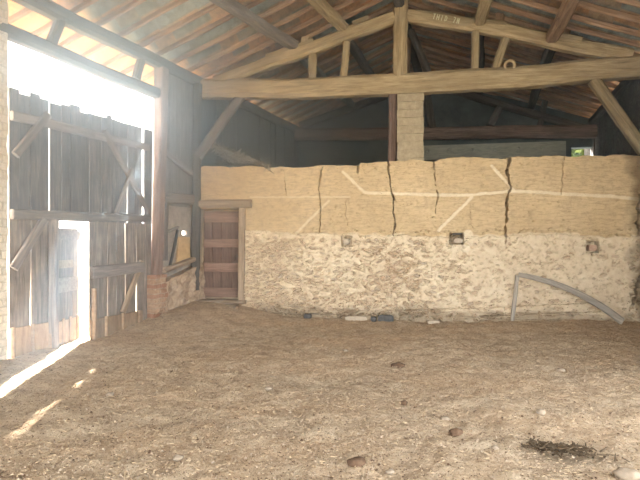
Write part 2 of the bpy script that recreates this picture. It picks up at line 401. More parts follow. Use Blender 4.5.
# footing course and doorway
foot = smooth(2.3, 2.6, U)
D += .05 * (1 - smooth(.20, .24, Z + fbm(U * 2, U * 0, 90, 2) * .06)) * smooth(1.2, 1.5, U)
D += .05 * (1 - smooth(.10, .13, Z + fbm(U * 2, U * 0, 91, 2) * .08)) * smooth(5, 5.6, U)
dirt = np.maximum(dirt, .6 * (1 - smooth(.12, .34, Z + fbm(U * 3, Z * 3, 92, 3) * .3)) * smooth(1.2, 1.6, U))
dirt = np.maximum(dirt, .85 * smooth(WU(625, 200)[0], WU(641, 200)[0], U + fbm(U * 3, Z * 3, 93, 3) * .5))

du0, dz1 = WU(200, 209); du1, dz0 = WU(240, 301)
m = (U > du0) & (U < du1) & (Z < dz1)
D[m] = -.30; lime[m] = 0; stone[m] = 0
mtop = T[:, None] > .985
front = np.stack([WO.x + WE.x * U + WN.x * D, WO.y + WE.y * U + WN.y * D, Z], -1)
BK = -.5
Db = np.full_like(us, BK)
back_t = np.stack([WO.x + WE.x * us + WN.x * BK, WO.y + WE.y * us + WN.y * BK, topz + fbm(us * 4, us * 0 + 5, 23, 3) * .1], -1)
mid_t = np.stack([WO.x + WE.x * us + WN.x * -.22, WO.y + WE.y * us + WN.y * -.22, topz + .03 + fbm(us * 5, us * 0 + 9, 24, 3) * .08], -1)
back_b = back_t.copy(); back_b[:, 2] = -.35
V = np.concatenate([front.reshape(-1, 3), mid_t, back_t, back_b])
idx = np.arange(NU * NZ).reshape(NZ, NU); nb = NU * NZ
F = np.stack([idx[:-1, :-1], idx[:-1, 1:], idx[1:, 1:], idx[1:, :-1]], -1).reshape(-1, 4).tolist()
for a, b in ((idx[-1], nb + np.arange(NU)), (nb + np.arange(NU), nb + NU + np.arange(NU)), (nb + NU + np.arange(NU), nb + 2 * NU + np.arange(NU))):
    F += np.stack([a[:-1], a[1:], b[1:], b[:-1]], -1).tolist()
A = np.stack([earth, lime, stone, 1 - dirt], -1).reshape(-1, 4)
A = np.concatenate([A, np.tile([1, 0, 0, 1], (3 * NU, 1))])
wall_back = mesh_obj('wall_back', V, F, M_wall, smooth_=False, attr=A, kind='structure', label='half-height rammed earth wall on a pale mortared rubble base')

# ------------------------------------------------------------------ left wall: jamb, framed panel, upper boards
def lbox(mb, d0, d1, z0, z1, o0, o1, d0t=None, d1t=None):
    d0t = d0 if d0t is None else d0t; d1t = d1 if d1t is None else d1t
    mb.hexa([LP(d0, z0, o0), LP(d1, z0, o0), LP(d1, z0, o1), LP(d0, z0, o1), LP(d0t, z1, o0), LP(d1t, z1, o0), LP(d1t, z1, o1), LP(d0t, z1, o1)])
def rough_wall(name, d0, d1, z0, z1f, o_in, o_out, mat, seed=1, amp=.03, n=40, m=60, **kw):
    vs = []; fs = []
    for side, o in ((0, o_in), (1, o_out)):
        for j in range(m + 1):
            for i in range(n + 1):
                d = d0 + (d1 - d0) * i / n; z1 = z1f(d) if callable(z1f) else z1f; z = z0 + (z1 - z0) * j / m
                q = noise.fractal((d * 4, z * 4, seed + o), 1, 2, 4) * amp if side == 0 else 0
                vs.append(LP(d, z, o - q))
    k = (n + 1) * (m + 1)
    for j in range(m):
        for i in range(n):
            a = j * (n + 1) + i; fs.append((a, a + 1, a + n + 2, a + n + 1)); b = a + k; fs.append((b, b + n + 1, b + n + 2, b + 1))
    for i in range(n):
        a = m * (n + 1) + i; fs.append((a, a + 1, a + 1 + k, a + k))
    for j in range(m):
        for a in (j * (n + 1), j * (n + 1) + n): fs.append((a, a + n + 1, a + n + 1 + k, a + k))
    return mesh_obj(name, vs, fs, mat, kind='structure', **kw)
rough_wall('wall_left', 0.3, LD(9.5) - .06, -.3, ZL, -.06, .45, M_jamb, 3, .03, 60, 60, label='pale rubble wall ending in a jamb beside the gate')
rough_wall('wall_left', LD(147), LD(160), -.25, .95, -.18, .25, M_brick, 8, .06, 14, 30, label='brick and stone pier under the reddish gate post')
rough_wall('wall_left', LD(159.5), 10.36, -.25, lambda d: .80 + (d - 9.2) * .28, -.14, .28, M_rub, 11, .10, 24, 20, label='low rubble plinth sloping down to the dirt beside the small door')
# infill panel above the plinth with an ochre patch and a small hole
mb = MB(); da, db = LD(160), 10.30
zc = 1.72
dh0, dh1 = LD(183.5), LD(188.5); zh0, zh1 = 1.70, 1.79
lbox(mb, da, db, .8, zh0, .04, .10); lbox(mb, da, db, zh1, 2.30, .04, .10); lbox(mb, da, dh0, zh0, zh1, .04, .10); lbox(mb, dh1, db, zh0, zh1, .04, .10)
mb.build('wall_left', M_daub, kind='structure', label='grey daub infill between the gate post and the corner')
mb = MB(); lbox(mb, LD(177), LD(190), 1.10, 1.66, 0.0, .05, LD(179), LD(190)); mb.build('trim_1', M_ochre, kind='structure', label='ochre daub patch left of the small door')
# boards above, running past the corner into the back bay
mb = MB(); d = LD(162) ; r = random.Random(4); split_ = False
while d < 15.3:
    if d > 10.3 and not split_:
        mb.build('wall_left', M_board, kind='structure', label='grey vertical boards of the left wall above the corner'); mb = MB(); split_ = True
    w_ = r.uniform(.20, .30); zt = ZL - .02 - (0 if r.random() < .8 else .08)
    o = r.uniform(0, .03); gp = r.choice([.004, .008, .012, .006]); zb = 2.28 if d < 10.2 else 2.6
    lbox(mb, d, d + w_, zb, zt, .02 + o, .05 + o, d + r.uniform(-.01, .02), d + w_ - gp)
    d += w_ + .002
mb.build('wall_left', M_board_shade, kind='structure', label='grey left wall boards of the back bay, coloured darker for shade')
mb = MB(); lbox(mb, LD(162), 15.4, 2.25, ZL - .05, .12, .2); mb.build('wall_left', M_dark, kind='structure', label='outer boarding of the left wall')
beam('wall_plate', LP(.3, ZL - .0, .02), LP(15.6, ZL, .02), .22, .22, M_dark, label='long dark wall plate along the top of the left wall', cat='beam', step=.3)
beam('lintel_beam', LP(LD(9.5) - .3, 4.42, .03), LP(LD(166), 4.40, .03), .2, .19, M_dark, label='grey lintel beam over the barn gate, under the orange eaves', cat='beam')
for px, lb in ((57, 'short strut over the gate nearest the pale jamb'), (140, 'short strut over the gate nearest the reddish post')):
    dd = LD(px); beam('strut', LP(dd - .08, 4.49, .02), LP(dd + .06, ZL - .1, .02), .14, .14, M_dark, label=lb, cat='strut', group='short struts over the gate')
beam('gate_post', LP(LD(152.5), .0, -.06), LP(LD(162), ZL - .1, -.02), .18, .18, M_red, up=LP(9, 0) - LP(8, 0), label='leaning reddish-brown gate post on the brick pier', cat='post', rnd=.12)
beam('corner_post', LP(10.12, .55, -.07), LP(10.2, ZL - .1, -.07), .17, .17, M_dark, up=(1, 0, 0), label='dark corner post where the left wall meets the earth wall', cat='post')
beam('wall_rail', LP(LD(163), 2.42, -.02), LP(10.1, 2.45, -.02), .12, .22, M_gatex, label='horizontal rail between the reddish post and the corner, at earth wall height', cat='beam')
beam('wall_rail', LP(LD(163), 3.32, .0), LP(10.1, 2.98, .0), .10, .12, M_gatex, label='upper slanting rail on the grey boards right of the gate post', cat='beam')
beam('wall_stud', LP(LD(164), 1.2, -.02), LP(LD(165.5), 2.34, .0), .12, .10, M_gatex, label='short grey stud right beside the reddish gate post', cat='post', up=(1, 0, 0))
beam('wall_stick', LP(LD(168), 1.0, -.03), LP(LD(177), 1.80, -.01), .05, .05, M_dark, label='thin slanting stick on the daub left of the ochre patch', cat='stick')
beam('wall_sill', LP(LD(166), 1.75, -.02), LP(LD(178), 1.86, -.01), .06, .06, M_gatex, label='short ledger above the slanting stick on the daub', cat='beam')
beam('wall_sill', LP(LD(160.5), 1.01, -.05), LP(10.15, 1.22, -.05), .16, .09, M_frame, label='pale sill timber on top of the rubble plinth', cat='beam')

# right wall of the back bay, far gable, loft floor
def rbox(mb, d0, d1, z0, z1, o0, o1):
    f_ = lambda d, z, o: Vector((RX(d) + .944 * o, d - .33 * o, z))
    mb.hexa([f_(d0, z0, o0), f_(d1, z0, o0), f_(d1, z0, o1), f_(d0, z0, o1), f_(d0, z1, o0), f_(d1, z1, o0), f_(d1, z1, o1), f_(d0, z1, o1)])
mb = MB(); d = 8.45; r = random.Random(9)
while d < 14.6:
    w_ = r.uniform(.16, .26); o = r.uniform(0, .03); rbox(mb, d, d + w_ - .006, 2.4, ZR - .05, .0 + o, .04 + o); d += w_
rbox(mb, 8.45, 14.6, 2.4, ZR - .05, .10, .2)
mb.build('wall_right', M_dark, kind='structure', label='dark boards of the right wall beyond the earth wall')
mb = MB(); rbox(mb, 4.6, 8.5, -.2, ZR - .05, .0, .4); mb.build('wall_right', M_jamb, kind='structure')
beam('wall_plate', (RX(.3), .3, ZR), (RX(14.8), 14.8, ZR), .22, .22, M_dark, label='dark wall plate along the top of the right wall', cat='beam', step=.3)
mb = MB()
for z0_, z1_, w0, w1 in ((3.3, 5.05, -1, 1), (5.05, 6.6, -1, .0)):
    yy = -1.9; xa, xm, xb = LX(yy), RGX(yy), RX(yy)
    if z0_ < 5: mb.hexa([(xa, yy, z0_), (xb, yy, z0_), (xb, yy + .3, z0_), (xa, yy + .3, z0_), (xa, yy, z1_), (xb, yy, z1_), (xb, yy + .3, z1_), (xa, yy + .3, z1_)])
    else: mb.hexa([(xa, yy, z0_), (xb, yy, z0_), (xb, yy + .3, z0_), (xa, yy + .3, z0_), (xm - .01, yy, z1_), (xm + .01, yy, z1_), (xm + .01, yy + .3, z1_), (xm - .01, yy + .3, z1_)])
mb.build('wall_light_blocker', M_jamb, kind='structure')  # unseen gable added behind the camera to keep direct sky off the upper back bay
# far gable
def GP(x, z, o=0): d = 14.91 - .185 * x; return Vector((x, d + o, z))
xl = -.75; xr = 8.0
hx0 = (573 - 320) / 480 * 13.5; hx1 = (596 - 320) / 480 * 13.5
def gz(x):
    d = 14.91 - .185 * x; xa, xm, xb = LX(d), RGX(d), RX(d)
    return 6.5 - (xm - x) / (xm - xa) * 1.4 if x < xm else 6.5 - (x - xm) / (xb - xm) * 1.5
mb = MB()
def gpan(x0, x1, z0, z1a, z1b):
    mb.hexa([GP(x0, z0), GP(x1, z0), GP(x1, z0, .3), GP(x0, z0, .3), GP(x0, z1a), GP(x1, z1b), GP(x1, z1b, .3), GP(x0, z1a, .3)])
xs_ = [xl, RGX(14.3), hx0, hx1, xr]
gpan(xl, xs_[1], 2.4, gz(xl), gz(xs_[1])); gpan(xs_[1], hx0, 2.4, gz(xs_[1]), gz(hx0)); gpan(hx0, hx1, 2.4, 3.85, 3.85); gpan(hx0, hx1, 4.22, gz(hx0), gz(hx1)); gpan(hx1, xr, 2.4, gz(hx1), gz(xr))
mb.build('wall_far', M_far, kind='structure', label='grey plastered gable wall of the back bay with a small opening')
mb = MB(); mb.hexa([(-3.0, 10.7, 2.3), (6.6, 9.0, 2.3), (8.4, 13.8, 2.3), (-.6, 15.6, 2.3), (-3.0, 10.7, 2.4), (6.6, 9.0, 2.4), (8.4, 13.8, 2.4), (-.6, 15.6, 2.4)])
mb.build('floor', M_dark, kind='structure', label='loft floor of the back bay')

# ------------------------------------------------------------------ roof
NSEG = 12
def roof_mesh(fn, d0, nper, per, f0, f1, rows, seed, tag_='l'):
    r = np.random.default_rng(seed); vs = []; at = []; fs = []
    ncol = nper * NSEG + 1; ids = r.random((rows, nper + 1, 2)); ids = np.clip(ids + .0, 0, 1)
    colb = r.random((nper + 1, 2))
    for k in range(rows):
        for e in (0, 1):
            ff = f0 + (f1 - f0) * (k + e) / rows
            up_ = -.022 if e == 1 else .0
            if f0 > f1: up_ = -up_
            for i in range(ncol):
                t = i / NSEG; c = int(t + .5); ph = t - math.floor(t)
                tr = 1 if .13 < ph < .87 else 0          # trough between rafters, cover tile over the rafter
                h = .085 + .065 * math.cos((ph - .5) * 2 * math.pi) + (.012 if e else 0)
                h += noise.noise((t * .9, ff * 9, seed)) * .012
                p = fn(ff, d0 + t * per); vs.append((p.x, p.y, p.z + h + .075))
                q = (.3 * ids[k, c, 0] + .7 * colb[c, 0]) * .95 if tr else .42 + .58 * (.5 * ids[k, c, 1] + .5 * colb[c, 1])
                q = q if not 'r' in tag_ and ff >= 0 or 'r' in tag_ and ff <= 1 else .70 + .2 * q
                at.append((q, ph, 0, 1))
    for k in range(rows * 2 - 1):
        for i in range(ncol - 1):
            a = k * ncol + i; fs.append((a, a + 1, a + ncol + 1, a + ncol))
    return vs, fs, at
PER = .43; D0L = .55 - 8 * .43; NPL = 43; D0R = -.1 - 8 * .43; NPR = 42
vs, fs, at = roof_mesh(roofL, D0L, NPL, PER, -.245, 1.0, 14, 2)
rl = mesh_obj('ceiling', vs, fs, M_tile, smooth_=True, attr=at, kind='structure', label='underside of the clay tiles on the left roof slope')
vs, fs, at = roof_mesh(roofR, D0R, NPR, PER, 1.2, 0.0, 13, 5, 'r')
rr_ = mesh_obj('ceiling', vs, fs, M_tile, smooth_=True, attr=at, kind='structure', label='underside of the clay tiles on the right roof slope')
for o in (rl, rr_):
    s = o.modifiers.new('s', 'SOLIDIFY'); s.thickness = .02; s.offset = 1
for side, fn, d0, npn, fa, fb, lab, grp in (('l', roofL, D0L, NPL, -.23, 1.0, 'rough rafter running up under the tiles of the left roof slope', 'rafters of the left roof slope'),
                                  ('r', roofR, D0R, NPR, 0.0, 1.18, 'rough rafter running down under the tiles of the right roof slope', 'rafters of the right roof slope')):
    for i in range(npn):
        if i * PER + d0 < 2.0: continue
        a = fn(fa, d0 + i * PER); b = fn(fb, d0 + i * PER); off = Vector((0, 0, .05))
        far = i * PER + d0 > 9.9
        lab2 = lab.replace('rough rafter', 'back bay rafter' if far else 'front bay rafter')
        beam('common_rafter', a + off, b + off, .06, .085, M_raft, label=lab2, cat='rafter', group=grp + (', back bay' if far else ', front bay'), rough=.012, bend2=random.uniform(-.02, .02), step=.4, taper=random.uniform(.9, 1.1))

def purlin(fn, pts, w, h, label, mat=M_beam):
    P_ = [fn(f_, y) - Vector((0, 0, h / 2 + .0)) for f_, y in pts]
    for n_, (a, b) in enumerate(zip(P_[:-1], P_[1:])):
        beam('purlin', a, b, w, h, mat, label=label[n_], cat='purlin', rough=.02, bend=random.uniform(-.02, .02))
purlin(roofL_y, [(.34, .6), (.395, 7.0), (.485, 10.0)], .21, .20, ['unseen', 'grey-brown purlin crossing the left roof slope nearest the gate'], M_gatex)
purlin(roofL_y, [(.47, 10.05), (.47, 14.4)], .19, .19, ['dark purlin of the back bay, nearest the left wall'], M_dark)
purlin(roofL_y, [(.66, .8), (.68, 7.6), (.725, 9.85)], .21, .20, ['unseen', 'brown purlin meeting the left sloping rafter near the king post'])
purlin(roofL_y, [(.71, 9.95), (.72, 14.3)], .19, .19, ['dark purlin of the back bay, high on the left slope'], M_dark)
purlin(roofR_y, [(.40, .8), (.375, 7.6), (.335, 9.5)], .2, .2, ['unseen', 'brown purlin just right of the king post'])
purlin(roofR_y, [(.34, 9.6), (.35, 14.2)], .2, .18, ['dark purlin of the back bay, high on the right slope'], M_dark)
purlin(roofR_y, [(.68, .8), (.65, 7.4), (.63, 9.2)], .22, .2, ['unseen', 'brown purlin farthest right on the right roof slope'], M_raft)
purlin(roofR_y, [(.64, 9.3), (.65, 13.9)], .2, .18, ['dark purlin of the back bay, low on the right slope'], M_dark)
for o in [o for o in bpy.data.objects if o.get('label') == 'unseen']: bpy.data.objects.remove(o, do_unlink=True)
rp = lambda y: Vector((RGX(y), y, ZT - .12))
beam('ridge_beam', rp(.6), rp(9.55), .2, .22, M_dark, label='ridge beam above the front bay', cat='beam', step=.4)
beam('ridge_beam', rp(9.7), rp(14.1), .2, .22, M_dark, label='dark ridge beam behind the king post', cat='beam', step=.4)

# ------------------------------------------------------------------ main truss above the earth wall
def T3(px, py, o=0.0): 
    u, z = WU(px, py); return WP(u, z, o)
beam('tie_beam', T3(196, 86, -.22), T3(668, 60, -.22), .34, .40, M_beam, bend=-.13, rough=.018, label='huge pale tie beam spanning the barn above the earth wall', cat='beam')
beam('king_post', T3(400, 78, -.2), T3(400, -6, -.2), .30, .26, M_beam, label='thick king post rising from the middle of the tie beam', cat='post', rough=.02, up=(1, 0, 0))
beam('principal_rafter', T3(212, 79, -.2), T3(394, 13, -.2), .22, .24, M_beam, label='long sloping rafter left of the king post, on the tie beam', cat='rafter', bend=.0, rough=.03)
rf = beam('principal_rafter', T3(407, 11, -.2), T3(636, 52, -.2), .22, .26, M_beam, label='bowed sloping rafter right of the king post with chalk marks', cat='rafter', bend=.03, rough=.03)
# chalk marks on the bowed rafter
def strokes(o, p_start, p_end, glyphs, h, out):
    mb = MB(); a = Vector(p_start); b = Vector(p_end); e = (b - a).normalized(); up = Vector((0, 0, 1)) - e * e.z; up.normalize(); L = (b - a).length
    G = {'T': [((0, 1), (.8, 1)), ((.4, 0), (.4, 1))], 'H': [((0, 0), (0, 1)), ((.7, 0), (.7, 1)), ((0, .5), (.7, .5))], 'D': [((0, 0), (0, 1)), ((0, 1), (.6, .75)), ((.6, .75), (.6, .25)), ((.6, .25), (0, 0))],
         'I': [((.3, 0), (.3, 1))], '7': [((0, 1), (.7, 1)), ((.7, 1), (.3, 0))], 'N': [((0, 0), (0, 1)), ((0, 1), (.6, 0)), ((.6, 0), (.6, 1))]}
    for i, ch in enumerate(glyphs):
        if ch == ' ': continue
        mb = MB()
        base = a + e * (L * i / len(glyphs)); s_ = L / len(glyphs) * .72
        for (x0, y0), (x1, y1) in G[ch]:
            q0 = base + e * x0 * s_ + up * y0 * h; q1 = base + e * x1 * s_ + up * y1 * h
            t = (q1 - q0).normalized(); nn = WN * .006; sd = t.cross(WN).normalized() * .009
            mb.hexa([q0 - sd - nn, q1 - sd - nn, q1 + sd - nn, q0 + sd - nn, q0 - sd + nn, q1 - sd + nn, q1 + sd + nn, q0 + sd + nn])
        mb.build('chalk_letter', M_chalk, o, inv=o.matrix_basis.inverted(), label='pale chalk letter')
strokes(rf, T3(432.5, 17.3, -.062), T3(461, 22.5, -.062), 'THID 7N', .10, 0)
beam('strut', T3(310, 78, -.2), T3(311, 50, -.2), .14, .17, M_beam, label='left of the two short struts under the left sloping rafter', cat='strut', group='struts on the tie beam', up=(1, 0, 0))
beam('strut', T3(342, 78, -.2), T3(345, 38, -.2), .14, .15, M_beam, label='longer of the two struts under the left sloping rafter', cat='strut', group='struts on the tie beam', up=(1, 0, 0))
beam('strut', T3(476, 70, -.2), T3(477, 27, -.2), .13, .14, M_beam, label='upright strut under the bowed right rafter', cat='strut', group='struts on the tie beam', up=(1, 0, 0))
beam('strut', T3(496, 69, -.2), T3(508, 34, -.2), .13, .15, M_beam, label='slanting strut under the bowed right rafter', cat='strut', group='struts on the tie beam', up=(1, 0, 0))
# wedges and packing blocks between rafters and purlins
def block(px0, py0, px1, py1, th, w, label, o=-.2, mat=M_beam):
    beam('packing_block', T3(px0, py0, o), T3(px1, py1, o), w, th, mat, label=label, cat='block', group='packing blocks on the rafters', step=.08, rough=.03)
block(264, 54, 312, 38, .12, .2, 'long split packing board on the left rafter below the first purlin')
block(302, 46, 303, 34, .14, .2, 'small upright block by the first purlin on the left rafter')
block(343, 29, 373, 20, .14, .2, 'stepped packing board on the left rafter beside the second purlin')
block(352, 21, 368, 15, .12, .18, 'small upper wedge on the stepped packing board')
block(473, 17, 507, 22, .10, .24, 'flat packing board on top of the bowed rafter')
block(500, 17, 502, 4, .18, .2, 'dark block standing on the flat packing board', mat=M_raft)
block(561, 33, 584, 37, .14, .22, 'packing block on the bowed rafter near the last purlin')
block(566, 33, 568, 26, .16, .2, 'small block on top of the last packing block', mat=M_raft)
# dark prop posts / braces
beam('prop_post', T3(391.5, 166, -.26), T3(392.5, 92, -.2), .17, .17, M_red, label='thin reddish post between earth wall and tie beam, beside the pier', cat='post', up=(1, 0, 0))
beam('knee_brace', LP(10.15, 3.35, -.12), T3(238, 93, -.22), .18, .20, M_gatex, label='slanting brace from the left corner up to the tie beam', cat='brace')
beam('knee_brace', T3(650, 150, -.20), T3(598, 76, -.22), .20, .20, M_beam, label='slanting brace from the right wall up to the tie beam', cat='brace')
beam('ridge_brace', T3(405, 78, -.4), Vector((RGX(11.0), 11.0, ZT - .22)), .14, .16, M_raft, label='brace leaning right behind the king post up to the ridge', cat='brace')
beam('ridge_brace', T3(438, 84, -.5), Vector((RGX(10.4) + .15, 10.5, ZT - .25)), .14, .14, M_dark, label='dark brace slanting down to the right behind the king post', cat='brace')
# iron ring hung on the beam
def torus(R, r, n=24, m=8, arc=1.0):
    vs = []; fs = []
    for i in range(n):
        a = 2 * math.pi * i / n * arc
        for j in range(m):
            b = 2 * math.pi * j / m; vs.append(((R + r * math.cos(b)) * math.cos(a), r * math.sin(b), (R + r * math.cos(b)) * math.sin(a)))
    for i in range(n if arc == 1 else n - 1):
        for j in range(m): fs.append((i * m + j, i * m + (j + 1) % m, ((i + 1) % n) * m + (j + 1) % m, ((i + 1) % n) * m + j))
    return vs, fs
vs, fs = torus(.085, .028)
ro = mesh_obj('rope_coil', vs, fs, M_straw, smooth_=True, label='small pale coil of rope on top of the tie beam', cat='rope'); ro.location = T3(511, 63.5, -.10); ro.rotation_euler = (.15, .2, -.2)

# masonry pier standing on the wall
mb = MB(); r = random.Random(2); u0, z0 = WU(397, 161); u1, z1 = WU(423.5, 92)
nr = 9
for k in range(nr):
    za = 3.05 + (z1 - 3.05) * k / nr; zb_ = 3.05 + (z1 - 3.05) * (k + 1) / nr - .008
    cut = u0 + (u1 - u0) * (.38 if k % 2 else .62)
    for ua, ub in ((u0, cut - .004), (cut + .004, u1)):
        j = [r.uniform(-.012, .012) for _ in range(4)]
        pts = [WP(ua + j[0], za, -.02 + j[1]), WP(ub + j[2], za, -.02 + j[3]), WP(ub + j[2], za, -.44), WP(ua + j[0], za, -.44)]
        mb.hexa(pts + [p + Vector((0, 0, zb_ - za)) for p in pts])
mb.hexa([WP(u0 + .02, 3.0, -.04), WP(u1 - .02, 3.0, -.04), WP(u1 - .02, 3.0, -.42), WP(u0 + .02, 3.0, -.42), WP(u0 + .02, z1, -.04), WP(u1 - .02, z1, -.04), WP(u1 - .02, z1, -.42), WP(u0 + .02, z1, -.42)])
pr = mb.build('stone_pier', plain('pale_pier_stone', [(.3, (.30, .26, .19)), (.7, (.46, .40, .30))], 10), label='square pale block pier standing on the earth wall under the tie beam', cat='pier')

# ------------------------------------------------------------------ far truss of the back bay
def F3(px, py, dd=13.9):
    k = (px - 320) / 480; Xx = k * (dd + .185 * 3) / (1 + .185 * k); d_ = dd - .185 * (Xx - 3); return Vector((Xx, d_, 1.6 + (240 - py) / 480 * d_))
beam('tie_beam', F3(296, 135), F3(601, 131), .3, .34, M_red, label='dark brown tie beam across the back bay behind the earth wall', cat='beam')
beam('king_post', F3(432, 129), F3(424, 78), .22, .22, M_dark, label='dark king post of the far truss', cat='post', up=(1, 0, 0))
beam('principal_rafter', F3(300, 126), F3(418, 84), .2, .2, M_dark, label='dark sloping rafter of the far truss, left side', cat='rafter')
beam('principal_rafter', F3(432, 85), F3(588, 130), .2, .2, M_dark, label='dark sloping rafter of the far truss, right side', cat='rafter')
beam('strut', F3(490, 126), F3(500, 108), .3, .2, M_dark, label='stubby dark strut on the right of the far truss', cat='strut')
beam('prop_post', F3(540, 127), F3(547, 92), .14, .14, M_dark, label='dark leaning post in the back bay, far right', cat='post', up=(1, 0, 0))
# pale drilled board
bu = MB(); p0 = F3(418, 153, 13.3); p1 = F3(566, 148.5, 13.3); e = (p1 - p0).normalized(); Lb = (p1 - p0).length
nb_, mb_ = 260, 18; hgt = .40; vs = []; fs = []
holes = [(x - 418) / 148 * Lb for x in (428, 450, 474, 497, 520, 543)]
for j in range(mb_ + 1):
    for i in range(nb_ + 1):
        s_ = Lb * i / nb_; zz = -hgt / 2 + hgt * j / mb_; dep = .06 if min(math.hypot(s_ - h_, zz - .03) for h_ in holes) < .046 else 0
        p = p0 + e * s_ + Vector((0, 0, zz)) + Vector((.18, .98, 0)) * dep; vs.append(p)
k0 = len(vs)
for j in range(mb_):
    for i in range(nb_): a = j * (nb_ + 1) + i; fs.append((a, a + 1, a + nb_ + 2, a + nb_ + 1))
for s_, zz in ((0, -1), (Lb, -1), (Lb, 1), (0, 1)): vs.append(p0 + e * s_ + Vector((.0144, .0784, zz * hgt / 2)))
fs += [(k0, k0 + 3, k0 + 2, k0 + 1), (0, nb_, k0 + 1, k0)[::-1], (mb_ * (nb_ + 1), mb_ * (nb_ + 1) + nb_, k0 + 2, k0 + 3), (0, mb_ * (nb_ + 1), k0 + 3, k0), (nb_, mb_ * (nb_ + 1) + nb_, k0 + 2, k0 + 1)]
mesh_obj('drilled_board', vs, fs, M_pale, label='long grey board with a row of drilled holes below the far tie beam', cat='board')
# bush outside the little opening
def leaf_ball(name, c, R, n, mat, size, seed, **kw):
    r = random.Random(seed); vs = []; fs = []
    for i in range(n):
        dv = Vector((r.gauss(0, 1), r.gauss(0, 1), r.gauss(0, 1))).normalized() * R * r.random() ** .4
        p = Vector(c) + dv; a = Vector((r.gauss(0, 1), r.gauss(0, 1), r.gauss(0, 1))).normalized() * size; b = a.orthogonal().normalized() * size * .4
        n0 = len(vs); vs += [p - a, p + b, p + a, p - b]; fs.append((n0, n0 + 1, n0 + 2, n0 + 3))
    return mesh_obj(name, vs, fs, mat, **kw)
leaf_ball('bush', (9.3, 17.0, 4.7), 2.3, 22000, M_leaf, .17, 3, label='green foliage outside the small far opening', cat='bush')

# old hay on top of the wall by the left corner
r = random.Random(12); vs = []; fs = []
def hay_h(d, o):   # over the left back corner
    return 3.80 - .36 * (d - 10.3) - .42 * o + .10 * noise.noise((d * 2, o * 2, 0))
gn, gm = 26, 14
for j in range(gm + 1):
    for i in range(gn + 1):
        d = 10.45 + 3.2 * i / gn; o = 1.7 * j / gm; p = LP(d, 0, -.02 - o); p.z = max(2.42, hay_h(d, o)); vs.append(p)
for j in range(gm):
    for i in range(gn): a = j * (gn + 1) + i; fs.append((a, a + 1, a + gn + 2, a + gn + 1))
for i in range(5200):
    d = r.uniform(10.45, 13.4); o = r.uniform(0.02, 1.6); z = hay_h(d, o)
    if z < 2.45: continue
    p = LP(d, z + r.uniform(-.02, .05), -.04 - o); a = Vector((r.gauss(0, 1), r.gauss(0, 1), r.gauss(0, .5))).normalized() * r.uniform(.05, .16); b = Vector((0, 0, .006)); c = a.orthogonal().normalized() * .006
    n0 = len(vs); vs += [p - a - c, p + a - c, p + a + c + b, p - a + c + b]; fs.append((n0, n0 + 1, n0 + 2, n0 + 3))
mesh_obj('old_hay', vs, fs, M_hay, kind='stuff', label='heap of old grey hay behind the earth wall at the left corner', cat='hay')

# ------------------------------------------------------------------ the barn gate
def planks(mb, lst, z0, z1, o=0.0, th=.028):
    r = random.Random(len(lst) + int(z0 * 10))
    for (a0, a1, b0, b1, *zz) in lst:                 # pixel edges at the bottom and top of each board
        oo = o + r.uniform(-.008, .008); za, zb = (zz + [z0, z1])[:2] if zz else (z0, z1)
        lbox(mb, LD(a0), LD(a1), za, zb + r.uniform(-.05, .04) * (zb > 3), oo, oo + th, LD(b0), LD(b1))
def lbeam(name, px0, z0, px1, z1, w, h, mat, parent, o=-.05, **k):
    return beam(name, LP(LD(px0), z0, o), LP(LD(px1), z1, o), w, h, mat, parent, **k)
def local(mb, name, mat, root, **k):
    return mb.build(name, mat, root, inv=Matrix.Translation(root.location).inverted(), **k)
gl = empty('barn_gate', LP(LD(11), 0), label='left leaf of the tall boarded barn gate, holding a small ajar door', cat='gate', group='leaves of the barn gate')
mb = MB(); planks(mb, [(9.5, 19.6, 9.5, 19.5), (20, 30.5, 20, 30.5), (30.8, 40, 30.6, 40), (40.2, 48.5, 40.3, 48.6), (50.6, 61.6, 50.8, 61.4), (62.3, 70, 62.5, 70), (70.2, 79.8, 70.2, 80), (80, 89, 80.2, 89)], 1.9, 3.66)
local(mb, 'upper_boarding', M_gate, gl)
mb = MB(); planks(mb, [(9.5, 18, 9.5, 18), (18.2, 29.5, 18.2, 30.8), (31.5, 41, 31.2, 41), (41.2, 49, 41.2, 49)], .05, 1.9)
local(mb, 'lower_boarding', M_glow, gl)
lbeam('rail', 9.5, 1.95, 91, 1.96, .09, .14, M_gatex, gl)
lbeam('rail', 9.5, 3.28, 91, 3.29, .07, .13, M_gatex, gl)
lbeam('brace', 12.5, 2.75, 45, 3.42, .06, .11, M_gatex, gl, o=-.07)
lbeam('brace', 10, 1.22, 41, 1.90, .06, .12, M_gatex, gl, o=-.07)
lbeam('stile', 50.5, .0, 50.5, 1.9, .12, .12, M_gatex, gl, o=-.06, up=(1, 0, 0))
mb = MB(); planks(mb, [(9.5, 29.4, 9.5, 29.4), (30, 48.6, 30, 48.6)], .0, .40, -.045); local(mb, 'kick_board', M_kick, gl)
for px in (10.6, 30, 47.6): lbeam('batten', px, -.02, px, .42, .03, .05, M_kick, gl, o=-.065, up=(1, 0, 0))
